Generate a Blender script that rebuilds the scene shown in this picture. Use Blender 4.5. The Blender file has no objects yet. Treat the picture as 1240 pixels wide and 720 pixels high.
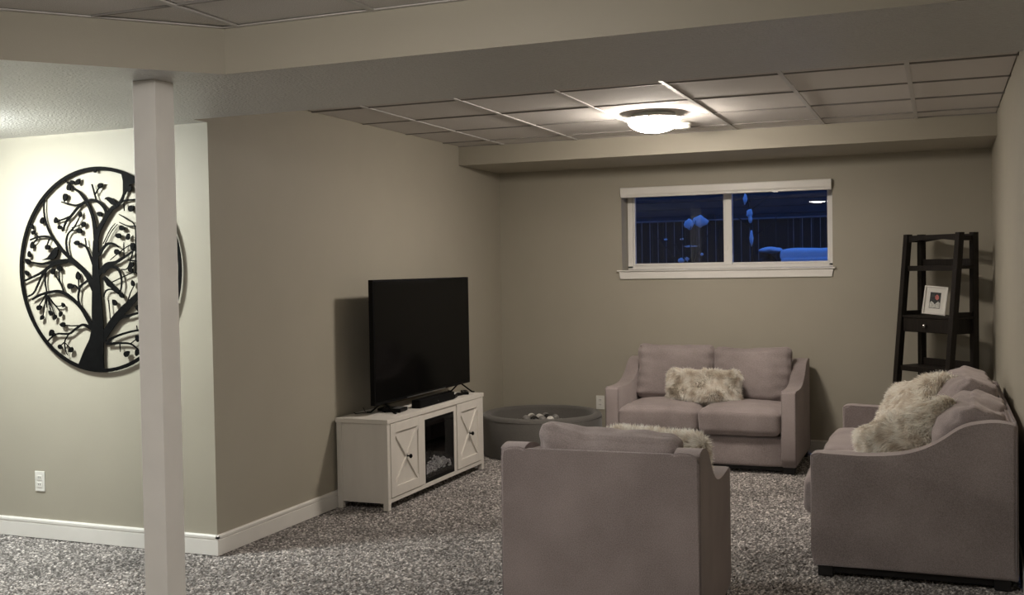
import bpy, bmesh, math, random
from mathutils import Vector, Matrix, noise
PI = math.pi
C = bpy.context.scene.collection
scn = bpy.context.scene

# ------------------------------------------------------------ camera
cam_d = bpy.data.cameras.new('camera'); cam = bpy.data.objects.new('camera', cam_d); C.objects.link(cam)
yaw, pitch, roll = math.radians(21.8081), math.radians(1.52418), math.radians(-0.96767)
F = Vector((-math.sin(yaw)*math.cos(pitch), math.cos(yaw)*math.cos(pitch), -math.sin(pitch)))
R0 = Vector((math.cos(yaw), math.sin(yaw), 0)); U0 = R0.cross(F)
R = math.cos(roll)*R0 + math.sin(roll)*U0; U = -math.sin(roll)*R0 + math.cos(roll)*U0
M = Matrix(((R.x, U.x, -F.x, 3.5876), (R.y, U.y, -F.y, -8.7160), (R.z, U.z, -F.z, 1.4958), (0, 0, 0, 1)))
cam.matrix_world = M
cam_d.sensor_width = 36.0; cam_d.lens = 36.0*1300.85/1240.0; cam_d.clip_start = 0.02
scn.camera = cam

# ------------------------------------------------------------ world, exposure, lamp strengths
scn.view_settings.view_transform = 'Standard'; scn.view_settings.look = 'None'
scn.view_settings.gamma = 1.0; scn.view_settings.use_curve_mapping = False
scn.view_settings.exposure = 0.0
w = bpy.data.worlds.new('dusk'); scn.world = w; w.use_nodes = True
bg = w.node_tree.nodes['Background']; bg.inputs[0].default_value = (0.030, 0.105, 0.42, 1); bg.inputs[1].default_value = 1.7
LAMP_TV = 150.0; LAMP_NEAR = 105.0; LAMP_LEFT = 235.0; LAMP_FILL = 320.0
COL_TV = (1.0, 0.90, 0.79); COL_NEAR = (1.0, 0.93, 0.85); COL_LEFT = (0.95, 1.0, 0.96)

# ------------------------------------------------------------ material helpers
def node_mat(name, col, rough=0.6, metal=0.0, noise_scale=None, amt=0.12, bump=None, bump_scale=None, bump_dist=0.002,
             sheen=0.0, spec=None, coat=0.0, detail=4.0, stretch=None):
    m = bpy.data.materials.new(name); m.use_nodes = True
    nt = m.node_tree; b = nt.nodes['Principled BSDF']
    b.inputs['Base Color'].default_value = (*col, 1); b.inputs['Roughness'].default_value = rough
    b.inputs['Metallic'].default_value = metal
    if sheen: b.inputs['Sheen Weight'].default_value = sheen; b.inputs['Sheen Roughness'].default_value = 0.5
    if spec is not None: b.inputs['Specular IOR Level'].default_value = spec
    if coat: b.inputs['Coat Weight'].default_value = coat; b.inputs['Coat Roughness'].default_value = 0.08
    tc = nt.nodes.new('ShaderNodeTexCoord'); mp = nt.nodes.new('ShaderNodeMapping'); nt.links.new(tc.outputs['Object'], mp.inputs[0])
    if stretch: mp.inputs['Scale'].default_value = stretch
    if noise_scale:
        n = nt.nodes.new('ShaderNodeTexNoise'); n.inputs['Scale'].default_value = noise_scale; n.inputs['Detail'].default_value = detail
        r = nt.nodes.new('ShaderNodeValToRGB')
        r.color_ramp.elements[0].position = 0.3; r.color_ramp.elements[1].position = 0.7
        r.color_ramp.elements[0].color = (*[c*(1-amt) for c in col], 1); r.color_ramp.elements[1].color = (*[min(1, c*(1+amt)) for c in col], 1)
        nt.links.new(mp.outputs[0], n.inputs['Vector']); nt.links.new(n.outputs['Fac'], r.inputs[0]); nt.links.new(r.outputs[0], b.inputs['Base Color'])
    if bump:
        n2 = nt.nodes.new('ShaderNodeTexNoise'); n2.inputs['Scale'].default_value = bump_scale; n2.inputs['Detail'].default_value = 3
        bp = nt.nodes.new('ShaderNodeBump'); bp.inputs['Strength'].default_value = bump; bp.inputs['Distance'].default_value = bump_dist
        nt.links.new(mp.outputs[0], n2.inputs['Vector']); nt.links.new(n2.outputs['Fac'], bp.inputs['Height']); nt.links.new(bp.outputs[0], b.inputs['Normal'])
    return m

def emit_mat(name, col, strength):
    m = bpy.data.materials.new(name); m.use_nodes = True; nt = m.node_tree
    b = nt.nodes['Principled BSDF']; b.inputs['Base Color'].default_value = (0.85, 0.85, 0.82, 1); b.inputs['Roughness'].default_value = 0.3
    b.inputs['Emission Color'].default_value = (*col, 1); b.inputs['Emission Strength'].default_value = strength
    return m

WALL = (0.398, 0.370, 0.302)
M_wall = node_mat('wall_paint', WALL, 0.55, noise_scale=3, amt=0.02, bump=0.25, bump_scale=160, bump_dist=0.0015, spec=0.35)
M_trim = node_mat('white_trim_paint', (0.82, 0.80, 0.76), 0.35, noise_scale=8, amt=0.02, bump=0.08, bump_scale=60)
M_tile = node_mat('ceiling_tile', (0.68, 0.65, 0.62), 0.9, noise_scale=240, amt=0.16, bump=0.6, bump_scale=330, bump_dist=0.003, spec=0.1)
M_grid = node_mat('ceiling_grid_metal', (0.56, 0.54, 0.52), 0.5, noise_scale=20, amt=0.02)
M_tee = node_mat('shaded_tee_metal', (0.26, 0.245, 0.23), 0.6, noise_scale=20, amt=0.05)  # darker than the runners: shade of the tile gaps put into the colour
M_tex = node_mat('textured_drywall', (0.60, 0.59, 0.57), 0.30, noise_scale=30, amt=0.03, bump=1.0, bump_scale=75, bump_dist=0.012, spec=0.6)
M_post = node_mat('post_paint', (0.84, 0.82, 0.785), 0.5, noise_scale=6, amt=0.03, bump=0.15, bump_scale=40)
M_white = node_mat('white_furniture', (0.74, 0.705, 0.65), 0.5, noise_scale=12, amt=0.03, bump=0.15, bump_scale=90, stretch=(1, 1, 0.2))
M_plastic = node_mat('white_plastic', (0.80, 0.79, 0.74), 0.3, noise_scale=30, amt=0.01)
M_black = node_mat('black_plastic', (0.004, 0.004, 0.004), 0.5, spec=0.12, noise_scale=60, amt=0.2)
M_screen = node_mat('screen_glass', (0.004, 0.004, 0.004), 0.10, noise_scale=5, amt=0.1, spec=0.05)
M_dark = node_mat('dark_slot', (0.006, 0.006, 0.006), 0.8, spec=0.1, noise_scale=30, amt=0.2)
M_silver = node_mat('brushed_silver', (0.45, 0.45, 0.45), 0.3, metal=0.8, noise_scale=50, amt=0.1)
M_chrome = node_mat('chrome', (0.8, 0.8, 0.8), 0.12, metal=1.0, noise_scale=20, amt=0.02)
M_iron = node_mat('black_metal', (0.004, 0.004, 0.004), 0.7, spec=0.06, noise_scale=40, amt=0.3, bump=0.2, bump_scale=60)
M_leg = node_mat('black_plinth', (0.008, 0.007, 0.007), 0.6, noise_scale=20, amt=0.2)
M_foam = node_mat('grey_jersey', (0.135, 0.128, 0.118), 0.95, noise_scale=200, amt=0.15, bump=0.3, bump_scale=500, sheen=0.3, spec=0.1)
M_seam = node_mat('grey_seam', (0.19, 0.18, 0.17), 0.9, noise_scale=100, amt=0.1)
M_glassdark = node_mat('smoked_glass', (0.004, 0.004, 0.004), 0.1, noise_scale=3, amt=0.1)

def wood_mat():
    m = node_mat('espresso_wood', (0.014, 0.011, 0.009), 0.5, spec=0.3, noise_scale=9, amt=0.45, bump=0.3, bump_scale=25, detail=8, stretch=(14, 14, 1))
    return m
M_wood = wood_mat()

def fabric_mat():
    m = bpy.data.materials.new('mauve_chenille'); m.use_nodes = True; nt = m.node_tree; b = nt.nodes['Principled BSDF']
    tc = nt.nodes.new('ShaderNodeTexCoord')
    n1 = nt.nodes.new('ShaderNodeTexNoise'); n1.inputs['Scale'].default_value = 3.2; n1.inputs['Detail'].default_value = 5
    n2 = nt.nodes.new('ShaderNodeTexNoise'); n2.inputs['Scale'].default_value = 260; n2.inputs['Detail'].default_value = 2
    mx = nt.nodes.new('ShaderNodeMix'); mx.data_type = 'FLOAT'; mx.inputs[0].default_value = 0.55
    r = nt.nodes.new('ShaderNodeValToRGB'); r.color_ramp.elements[0].position = 0.33; r.color_ramp.elements[1].position = 0.68
    r.color_ramp.elements[0].color = (0.190, 0.160, 0.157, 1); r.color_ramp.elements[1].color = (0.395, 0.340, 0.332, 1)
    nt.links.new(tc.outputs['Object'], n1.inputs['Vector']); nt.links.new(tc.outputs['Object'], n2.inputs['Vector'])
    nt.links.new(n1.outputs['Fac'], mx.inputs[2]); nt.links.new(n2.outputs['Fac'], mx.inputs[3])
    nt.links.new(mx.outputs[0], r.inputs[0]); nt.links.new(r.outputs[0], b.inputs['Base Color'])
    bp = nt.nodes.new('ShaderNodeBump'); bp.inputs['Strength'].default_value = 0.35; bp.inputs['Distance'].default_value = 0.002
    nt.links.new(n2.outputs['Fac'], bp.inputs['Height']); nt.links.new(bp.outputs[0], b.inputs['Normal'])
    b.inputs['Roughness'].default_value = 0.95; b.inputs['Specular IOR Level'].default_value = 0.15
    b.inputs['Sheen Weight'].default_value = 0.45; b.inputs['Sheen Roughness'].default_value = 0.45
    b.inputs['Sheen Tint'].default_value = (0.95, 0.85, 0.83, 1)
    return m
M_fabric = fabric_mat()
M_piping = node_mat('mauve_piping', (0.25, 0.205, 0.205), 0.9, noise_scale=150, amt=0.15, sheen=0.4, spec=0.1)

def attr_mat(name, attr, rough=0.9, spec=0.2, sheen=0.0):
    m = bpy.data.materials.new(name); m.use_nodes = True; nt = m.node_tree; b = nt.nodes['Principled BSDF']
    a = nt.nodes.new('ShaderNodeAttribute'); a.attribute_name = attr
    nt.links.new(a.outputs['Color'], b.inputs['Base Color'])
    b.inputs['Roughness'].default_value = rough; b.inputs['Specular IOR Level'].default_value = spec
    if sheen: b.inputs['Sheen Weight'].default_value = sheen
    return m
M_fur = attr_mat('fur_strands', 'tone', 0.8, 0.1)
_nt = M_fur.node_tree; _tr = _nt.nodes.new('ShaderNodeBsdfTranslucent'); _mx = _nt.nodes.new('ShaderNodeMixShader'); _mx.inputs[0].default_value = 0.4
_a = [n for n in _nt.nodes if n.type == 'ATTRIBUTE'][0]; _o = _nt.nodes['Material Output']
_nt.links.new(_a.outputs['Color'], _tr.inputs['Color']); _nt.links.new(_nt.nodes['Principled BSDF'].outputs[0], _mx.inputs[1]); _nt.links.new(_tr.outputs[0], _mx.inputs[2]); _nt.links.new(_mx.outputs[0], _o.inputs['Surface'])
M_furbase = node_mat('fur_backing', (0.70, 0.65, 0.57), 0.95, noise_scale=14, amt=0.25)
M_carpet = attr_mat('carpet_yarn', 'tone', 0.95, 0.05, 0.15)

# ------------------------------------------------------------ object helpers
def link(name, me, mat=None, parent=None, smooth=False):
    if mat: me.materials.append(mat)
    o = bpy.data.objects.new(name, me); C.objects.link(o)
    if parent: o.parent = parent
    if smooth:
        me.polygons.foreach_set('use_smooth', [True]*len(me.polygons)); me.update()
    return o
def from_bm(name, bm, mat=None, parent=None, smooth=False, keep=False):
    bmesh.ops.recalc_face_normals(bm, faces=bm.faces[:])
    me = bpy.data.meshes.new(name); bm.to_mesh(me)
    if not keep: bm.free()
    return link(name, me, mat, parent, smooth)
def tag(o, label=None, cat=None, group=None, kind=None):
    if label: o['label'] = label
    if cat: o['category'] = cat
    if group: o['group'] = group
    if kind: o['kind'] = kind
    return o
def thing(name, label, cat, loc=(0, 0, 0), rz=0.0, group=None):
    o = bpy.data.objects.new(name, None); C.objects.link(o); o.location = loc; o.rotation_euler = (0, 0, rz)
    o.empty_display_size = 0.1
    return tag(o, label, cat, group)
def copy_tree(o, parent=None):
    c = o.copy(); C.objects.link(c)
    if parent: c.parent = parent
    for ch in list(o.children): copy_tree(ch, c)
    return c
def add_box(bm, x0, x1, y0, y1, z0, z1, bev=0.0, seg=2):
    vs = [bm.verts.new((x, y, z)) for x in (x0, x1) for y in (y0, y1) for z in (z0, z1)]
    fs = [(0, 1, 3, 2), (4, 6, 7, 5), (0, 4, 5, 1), (2, 3, 7, 6), (0, 2, 6, 4), (1, 5, 7, 3)]
    faces = [bm.faces.new([vs[i] for i in f]) for f in fs]
    if bev:
        es = list({e for f in faces for e in f.edges})
        bmesh.ops.bevel(bm, geom=es, offset=bev, segments=seg, affect='EDGES', profile=0.5)
def box(name, b, mat, parent=None, bev=0.0, seg=2):
    bm = bmesh.new(); add_box(bm, *b, bev=bev, seg=seg)
    return from_bm(name, bm, mat, parent)
def struct(name, b, mat, parent=None, bev=0.0):
    o = box(name, b, mat, parent, bev)
    if not parent: o['kind'] = 'structure'
    return o
def add_prism(bm, pts, axis, a0, a1, bev=0.0, seg=3):
    # pts: 2D outline; axis 'x' -> pts are (y,z); 'y' -> (x,z); 'z' -> (x,y)
    def mk(p, a):
        return {'x': (a, p[0], p[1]), 'y': (p[0], a, p[1]), 'z': (p[0], p[1], a)}[axis]
    A = [bm.verts.new(mk(p, a0)) for p in pts]; B = [bm.verts.new(mk(p, a1)) for p in pts]
    fa = bm.faces.new(A); fb = bm.faces.new(B[::-1]); n = len(pts)
    for i in range(n): bm.faces.new((A[i], B[i], B[(i+1) % n], A[(i+1) % n]))
    if bev:
        es = list(fa.edges) + list(fb.edges)
        bmesh.ops.bevel(bm, geom=es, offset=bev, segments=seg, affect='EDGES', profile=0.5)
def prism(name, pts, axis, a0, a1, mat, parent=None, bev=0.0, smooth=False, seg=3):
    bm = bmesh.new(); add_prism(bm, pts, axis, a0, a1, bev, seg)
    return from_bm(name, bm, mat, parent, smooth)
def add_tube(bm, pts, r, n=6, caps=True):
    pts = [Vector(p) for p in pts]; rings = []
    for i, p in enumerate(pts):
        a = pts[max(i-1, 0)]; b = pts[min(i+1, len(pts)-1)]; d = (b-a).normalized()
        up = Vector((0, 0, 1)) if abs(d.z) < 0.95 else Vector((1, 0, 0))
        s = d.cross(up).normalized(); t = s.cross(d)
        rr = r[i] if isinstance(r, (list, tuple)) else r
        rings.append([bm.verts.new(p + (s*math.cos(2*PI*k/n) + t*math.sin(2*PI*k/n))*rr) for k in range(n)])
    for i in range(len(rings)-1):
        for k in range(n): bm.faces.new((rings[i][k], rings[i][(k+1) % n], rings[i+1][(k+1) % n], rings[i+1][k]))
    if caps: bm.faces.new(rings[0][::-1]); bm.faces.new(rings[-1])
def tube(name, pts, r, mat, parent=None, n=6):
    bm = bmesh.new(); add_tube(bm, pts, r, n); return from_bm(name, bm, mat, parent, True)
def add_lathe(bm, prof, n=32, cx=0, cy=0, cz=0, axis='z', sx=1, sy=1):
    rings = []
    for (r, z) in prof:
        ring = []
        for k in range(n):
            a = 2*PI*k/n; x, y = r*math.cos(a)*sx, r*math.sin(a)*sy
            p = {'z': (cx+x, cy+y, cz+z), 'y': (cx+x, cy+z, cz+y), 'x': (cx+z, cy+x, cz+y)}[axis]
            ring.append(bm.verts.new(p))
        rings.append(ring)
    for i in range(len(rings)-1):
        for k in range(n): bm.faces.new((rings[i][k], rings[i][(k+1) % n], rings[i+1][(k+1) % n], rings[i+1][k]))
    if prof[0][0] > 1e-5: bm.faces.new(rings[0])
    if prof[-1][0] > 1e-5: bm.faces.new(rings[-1])
    bmesh.ops.remove_doubles(bm, verts=bm.verts[:], dist=1e-6)
def lathe(name, prof, mat, parent=None, n=32, c=(0, 0, 0), axis='z', smooth=True):
    bm = bmesh.new(); add_lathe(bm, prof, n, *c, axis=axis); return from_bm(name, bm, mat, parent, smooth)
def smooth_profile(pts, n=6):
    out = []
    for i in range(len(pts)-1):
        p0 = Vector(pts[max(i-1, 0)]); p1 = Vector(pts[i]); p2 = Vector(pts[i+1]); p3 = Vector(pts[min(i+2, len(pts)-1)])
        for k in range(n):
            t = k/n
            q = 0.5*((2*p1) + (p2-p0)*t + (2*p0-5*p1+4*p2-p3)*t*t + (3*p1-p0-3*p2+p3)*t**3)
            out.append((q.x, q.y))
    out.append(tuple(pts[-1])); return out

def soft_box(name, c, size, r, mat, parent=None, n=14, bulge=(0, 0, 0), wr=0.0, wf=6.0, seed=0, pinch=0.0, rot=None, fold=None):
    """upholstered block: rounded cube with crowned faces, pinched corners and wrinkles"""
    hx, hy, hz = [s/2 for s in size]; H = (hx, hy, hz)
    g = [-math.cos(PI*i/n) for i in range(n+1)]
    g = [(0.55*v + 0.45*(-1+2*i/n)) for i, v in enumerate(g)]
    idx = {}; verts = []; faces = []
    def vid(i, j, k):
        key = (i, j, k)
        if key not in idx:
            a = (g[i], g[j], g[k]); p = [a[q]*H[q] for q in range(3)]
            inner = [max(-(H[q]-r), min(H[q]-r, p[q])) for q in range(3)]
            d = Vector([p[q]-inner[q] for q in range(3)])
            L = d.length
            if L > 1e-9: d = d/L*r*min(1.0, max(abs(d[q]) for q in range(3))/r if r else 1)
            P = Vector(inner) + d
            for q in range(3):
                u, v = [a[t] for t in range(3) if t != q]
                P[q] *= 1 + bulge[q]*((1-u*u)*(1-v*v) - 0.25)
            if pinch:
                # corners drawn out, edges drawn in
                P.x *= 1 - pinch*(1-a[2]*a[2]); P.z *= 1 - pinch*(1-a[0]*a[0])
            if fold: P = fold(P, a)
            if wr:
                q = Vector((P.x*wf+seed*7.1, P.y*wf*1.3+seed*3.3, P.z*wf))
                nn = noise.noise(q)*1.0 + 0.5*noise.noise(q*2.3+Vector((3, 1, 9)))
                nv = Vector(a).normalized()
                P += nv*wr*nn
            idx[key] = len(verts); verts.append(P)
        return idx[key]
    for q in range(3):
        for side in (0, n):
            for i in range(n):
                for j in range(n):
                    c4 = []
                    for (u, v) in ((i, j), (i+1, j), (i+1, j+1), (i, j+1)):
                        k = [0, 0, 0]; k[q] = side; k[(q+1) % 3] = u; k[(q+2) % 3] = v
                        c4.append(vid(*k))
                    faces.append(c4 if side else c4[::-1])
    Rm = rot if rot else Matrix.Identity(3)
    cc = Vector(c)
    verts = [cc + Rm @ v for v in verts]
    me = bpy.data.meshes.new(name); me.from_pydata([tuple(v) for v in verts], [], faces); me.update()
    return link(name, me, mat, parent, True)

def fur_on(src, name, parent, count, length, seed=1, comb=(0, 0, -0.5), width=0.0040, light=(0.97, 0.94, 0.88), dark=(0.60, 0.51, 0.41)):
    rnd = random.Random(seed); me = src.data
    tris = []; areas = []
    for p in me.polygons:
        vs = [me.vertices[i].co for i in p.vertices]
        tris.append((vs[0], vs[1], vs[2], vs[3], p.normal.copy())); areas.append(p.area)
    cum = []; s = 0
    for a in areas: s += a; cum.append(s)
    V = []; Fc = []; col = []
    import bisect
    comb = Vector(comb)
    for _ in range(count):
        t = tris[bisect.bisect(cum, rnd.random()*s) % len(tris)]
        u, v = rnd.random(), rnd.random()
        p = (t[0]*(1-u)+t[1]*u)*(1-v) + (t[3]*(1-u)+t[2]*u)*v
        nrm = t[4]
        q = p*9 + Vector((seed, seed*2, 0))
        sw = Vector((noise.noise(q), noise.noise(q+Vector((11, 5, 2))), noise.noise(q+Vector((4, 17, 8)))))
        d = (nrm*0.75 + comb*0.6 + sw*1.5 + Vector((rnd.uniform(-.25, .25), rnd.uniform(-.25, .25), rnd.uniform(-.25, .25)))).normalized()
        if d.dot(nrm) < 0.15: d = (d + nrm*(0.3-d.dot(nrm))).normalized()
        L = length*rnd.uniform(0.65, 1.15)
        side = d.cross(Vector((rnd.uniform(-1, 1), rnd.uniform(-1, 1), rnd.uniform(-1, 1)))).normalized()*width*0.5
        tip = (d + comb*0.5 + Vector((0, 0, -0.25))).normalized()
        if tip.dot(nrm) < 0: tip = (tip - nrm*tip.dot(nrm)).normalized()
        m1 = p + d*L*0.5; m2 = m1 + tip*L*0.5
        i = len(V); V += [p-side, p+side, m1+side*0.8, m1-side*0.8, m2]
        Fc += [(i, i+1, i+2, i+3), (i+3, i+2, i+4)]
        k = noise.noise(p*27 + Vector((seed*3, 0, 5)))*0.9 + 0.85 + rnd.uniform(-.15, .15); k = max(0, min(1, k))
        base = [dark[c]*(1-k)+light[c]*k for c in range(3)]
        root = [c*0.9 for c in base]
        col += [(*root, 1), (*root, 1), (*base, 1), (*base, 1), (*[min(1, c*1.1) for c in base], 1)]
    m = bpy.data.meshes.new(name); m.from_pydata([tuple(v) for v in V], [], Fc)
    ca = m.color_attributes.new('tone', 'FLOAT_COLOR', 'POINT'); ca.data.foreach_set('color', [c for q in col for c in q])
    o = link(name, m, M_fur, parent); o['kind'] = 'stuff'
    return o

# ============================================================ THE SETTING
XR, HC, HB = 3.9368, 2.4784, 2.2951
YT, YB, YN, YS, HS = -4.0303, -4.1435, -5.114, -0.848, 2.330
YE = -13.5; XL = -6.6
struct('wall_left', (-0.12, 0, YT, 0.0, 0, 2.75), M_wall)
struct('wall_partition', (XL, -0.12, YT, YT+0.12, 0, 2.75), M_wall)
struct('wall_right', (XR, XR+0.12, YE, 0.0, 0, 2.75), M_wall)
struct('wall_far_left', (XL-0.12, XL, YE, YT, 0, 2.75), M_wall)
struct('wall_near', (XL, XR, YE-0.12, YE, 0, 2.75), M_wall)
# back wall with the window opening, 22 cm deep
WX0, WX1, WZ0, WZ1, WD = 1.100, 2.800, 1.462, 2.152, 0.22
bm = bmesh.new()
add_box(bm, -0.12, WX0, 0, 0.30, 0, 2.75); add_box(bm, WX1, XR+0.12, 0, 0.30, 0, 2.75)
add_box(bm, WX0, WX1, 0, 0.30, 0, WZ0); add_box(bm, WX0, WX1, 0, 0.30, WZ1, 2.75)
tag(from_bm('wall_back', bm, M_wall), kind='structure')

# floor: slab + carpet pile with real relief
struct('floor', (XL, XR, YE, 0, -0.10, -0.016), node_mat('carpet_backing', (0.19, 0.175, 0.16), 0.95, noise_scale=90, amt=0.5, bump=1.0, bump_scale=120, bump_dist=0.01))
def carpet():
    rnd = random.Random(4)
    x0, x1, y0, y1, s = -2.1, XR, -5.6, 0.0, 0.0072
    nx = int((x1-x0)/s); ny = int((y1-y0)/s)
    V = []; col = []
    for j in range(ny+1):
        for i in range(nx+1):
            x = x0+i*(x1-x0)/nx; y = y0+j*(y1-y0)/ny
            h = rnd.random()
            e = i in (0, nx) or j in (0, ny)
            V.append((x if e else x+rnd.uniform(-.45, .45)*s, y if e else y+rnd.uniform(-.45, .45)*s, -0.012+0.0125*h))
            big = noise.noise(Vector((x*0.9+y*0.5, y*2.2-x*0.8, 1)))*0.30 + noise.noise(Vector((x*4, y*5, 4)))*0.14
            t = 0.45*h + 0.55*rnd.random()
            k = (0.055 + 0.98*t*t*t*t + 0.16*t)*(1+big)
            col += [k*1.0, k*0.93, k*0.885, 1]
    Fc = []
    for j in range(ny):
        o = j*(nx+1)
        for i in range(nx):
            if V[o+i][0] < -0.13 and V[o+i][1] > YT+0.03: continue
            Fc.append((o+i, o+i+1, o+i+nx+2, o+i+nx+1))
    m = bpy.data.meshes.new('carpet'); m.from_pydata(V, [], Fc)
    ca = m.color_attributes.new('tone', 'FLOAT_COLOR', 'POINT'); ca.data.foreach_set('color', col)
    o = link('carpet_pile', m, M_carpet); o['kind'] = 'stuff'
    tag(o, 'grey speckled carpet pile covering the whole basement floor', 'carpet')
carpet()

# dropped beam + low textured ceiling on the left, one drywall soffit
poly = [(0, YB), (XR, YB), (XR, YN), (0.925, YN), (-6.55, YE), (XL, YE), (XL, YT), (0, YT)]
bm = bmesh.new(); add_prism(bm, poly, 'z', HB, 2.74)
bulk = from_bm('ceiling_bulkhead', bm, M_wall)
bulk['kind'] = 'structure'; bulk.data.materials.append(M_tex)
for p in bulk.data.polygons:
    if abs(p.normal.z) > 0.9: p.material_index = 1
# soffit along the back wall
tag(box('ceiling_soffit', (0, XR, YS, 0.0, HS, 2.74), M_wall), kind='structure')
# suspended ceilings: slab above, T-bars, tiles
struct('ceiling', (XL, XR, YE, 0, 2.75, 2.85), M_tile)
tv_c = bpy.data.objects.new('ceiling_tiled', None); C.objects.link(tv_c); tv_c['kind'] = 'structure'
near_c = bpy.data.objects.new('ceiling_tiled_near', None); C.objects.link(near_c); near_c['kind'] = 'structure'
LX0, TX, RY0, TY = 0.3853, 0.6096, -2.383, 0.6229
def cuts(a, b, o, t):
    k0 = math.ceil((a-o)/t+1e-6); out = [a]; x = o+k0*t
    while x < b-0.01: out.append(x); x += t
    out.append(b); return out
tile_me = {}
rt = random.Random(2)
def tiles(parent, x0, x1, y0, y1, inside=lambda x, y: True):
    xs = cuts(x0, x1, LX0, TX); ys = cuts(y0, y1, RY0, TY)
    for i in range(len(xs)-1):
        for j in range(len(ys)-1):
            if not inside((xs[i]+xs[i+1])/2, (ys[j]+ys[j+1])/2): continue
            wx, wy = round(xs[i+1]-xs[i]-0.012, 4), round(ys[j+1]-ys[j]-0.013, 4)
            if min(wx, wy) < 0.03: continue
            if (wx, wy) not in tile_me:
                b = bmesh.new(); add_box(b, -wx/2, wx/2, -wy/2, wy/2, 0, 0.016, bev=0.003, seg=1)
                me = bpy.data.meshes.new('ceiling_tile'); b.to_mesh(me); b.free(); me.materials.append(M_tile); tile_me[(wx, wy)] = me
            o = bpy.data.objects.new('ceiling_tile', tile_me[(wx, wy)]); C.objects.link(o); o.parent = parent
            o.location = ((xs[i]+xs[i+1])/2, (ys[j]+ys[j+1])/2, HC+0.002+rt.uniform(0, 0.003))
    return xs, ys
xs, ys = tiles(tv_c, 0, XR, YB, YS)
def bars(parent, xs, ys, x0, x1, y0, y1):
    for x in xs:
        a = max(x-0.012, x0); b = min(x+0.012, x1); box('main_runner', (a, b, y0, y1, HC-0.005, HC+0.001), M_grid, parent)
    for y in ys:
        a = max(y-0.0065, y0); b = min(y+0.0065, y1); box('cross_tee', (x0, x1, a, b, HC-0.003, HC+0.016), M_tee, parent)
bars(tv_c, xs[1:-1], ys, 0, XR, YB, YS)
# near ceiling, bounded by the diagonal bulkhead: x > line
def inside(x, y): return (x-0.925) > (y-YN)*0.9 - 0.45
xs2, ys2 = tiles(near_c, -0.9, XR, -7.99, YN, inside)
bars(near_c, [x for x in xs2 if x > 0.3], [y for y in ys2 if y < YN-0.01], 0.30, XR, -7.99, YN)
box('edge_angle', (0.93, XR, YN-0.022, YN, HC-0.004, HC+0.001), M_grid, near_c)
prism('ceiling_tile', [(-0.9, -7.99), (XR, -7.99), (XR, YE), (-6.55, YE)], 'z', HC+0.002, HC+0.018, M_tile, near_c)
d = Vector((0.542, 0.607)).normalized(); nn = Vector((0.607, -0.542)).normalized()
p0 = Vector((0.925, YN)); p1 = p0 - d*3
prism('edge_angle', [tuple(p0), tuple(p1), tuple(p1+nn*0.022), tuple(p0+nn*0.022)], 'z', HC-0.004, HC+0.001, M_grid, near_c)

# baseboards: board, groove, cap
def baseboard(name, p0, p1, nrm):
    # profile (out, z)
    prof = [(0, 0), (0.015, 0), (0.015, 0.080), (0.011, 0.082), (0.011, 0.086), (0.016, 0.089), (0.016, 0.101), (0.010, 0.108), (0, 0.108)]
    bm = bmesh.new(); A = [bm.verts.new((p0[0]+nrm[0]*o, p0[1]+nrm[1]*o, z)) for o, z in prof]
    B = [bm.verts.new((p1[0]+nrm[0]*o, p1[1]+nrm[1]*o, z)) for o, z in prof]
    n = len(prof); bm.faces.new(A); bm.faces.new(B[::-1])
    for i in range(n): bm.faces.new((A[i], B[i], B[(i+1) % n], A[(i+1) % n]))
    tag(from_bm(name, bm, M_trim), kind='structure')
baseboard('baseboard_left', (0, YT-0.016), (0, 0), (1, 0))
baseboard('baseboard_partition', (XL, YT), (0.016, YT), (0, -1))
baseboard('baseboard_back', (0.016, 0), (XR-0.016, 0), (0, -1))
baseboard('baseboard_right', (XR, YE), (XR, 0), (-1, 0))

# support post
t = thing('support_post', 'square painted support post standing in front of the tree wall', 'post', (0.552, -5.102, 0))
box('shaft', (-0.058, 0.058, -0.058, 0.058, 0.0, HB), M_post, t, bev=0.003)

# ---- window
win = bpy.data.objects.new('window_1', None); C.objects.link(win); win['kind'] = 'structure'
fy0, fy1 = 0.17, 0.235
fr = bpy.data.objects.new('frame', None)
def wbox(name, b, mat=M_trim, bev=0.004, parent=None): return box(name, b, mat, parent or win, bev=bev)
wbox('frame_side', (1.104, 1.150, fy0, fy1, 1.480, WZ1)); wbox('frame_side', (2.756, 2.798, fy0, fy1, 1.480, WZ1))
wbox('frame_rail', (1.104, 2.798, fy0, fy1, 1.470, 1.502)); wbox('frame_rail', (1.104, 2.798, fy0, fy1, WZ1-0.03, WZ1-0.002))
wbox('frame_mullion', (1.935, 1.990, fy0, fy1, 1.502, WZ1-0.03))
s1 = wbox('sash', (1.150, 1.166, fy0+0.012, fy1-0.01, 1.502, 2.122)); wbox('sash', (1.918, 1.935, fy0+0.012, fy1-0.01, 1.502, 2.122))
wbox('sash', (1.166, 1.918, fy0+0.012, fy1-0.01, 1.502, 1.522)); wbox('sash', (1.166, 1.918, fy0+0.012, fy1-0.01, 2.105, 2.122))
wbox('sash', (1.990, 2.756, fy0+0.015, fy1-0.01, 1.502, 1.519))
wbox('sash', (2.744, 2.756, fy0+0.015, fy1-0.01, 1.519, 2.105)); wbox('sash', (1.990, 2.756, fy0+0.015, fy1-0.01, 2.105, 2.122))
mg = bpy.data.materials.new('window_glass'); mg.use_nodes = True; nt = mg.node_tree
b = nt.nodes['Principled BSDF']; b.inputs['Base Color'].default_value = (1, 1, 1, 1); b.inputs['Roughness'].default_value = 0.0
b.inputs['Transmission Weight'].default_value = 1.0; b.inputs['IOR'].default_value = 1.5
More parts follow.
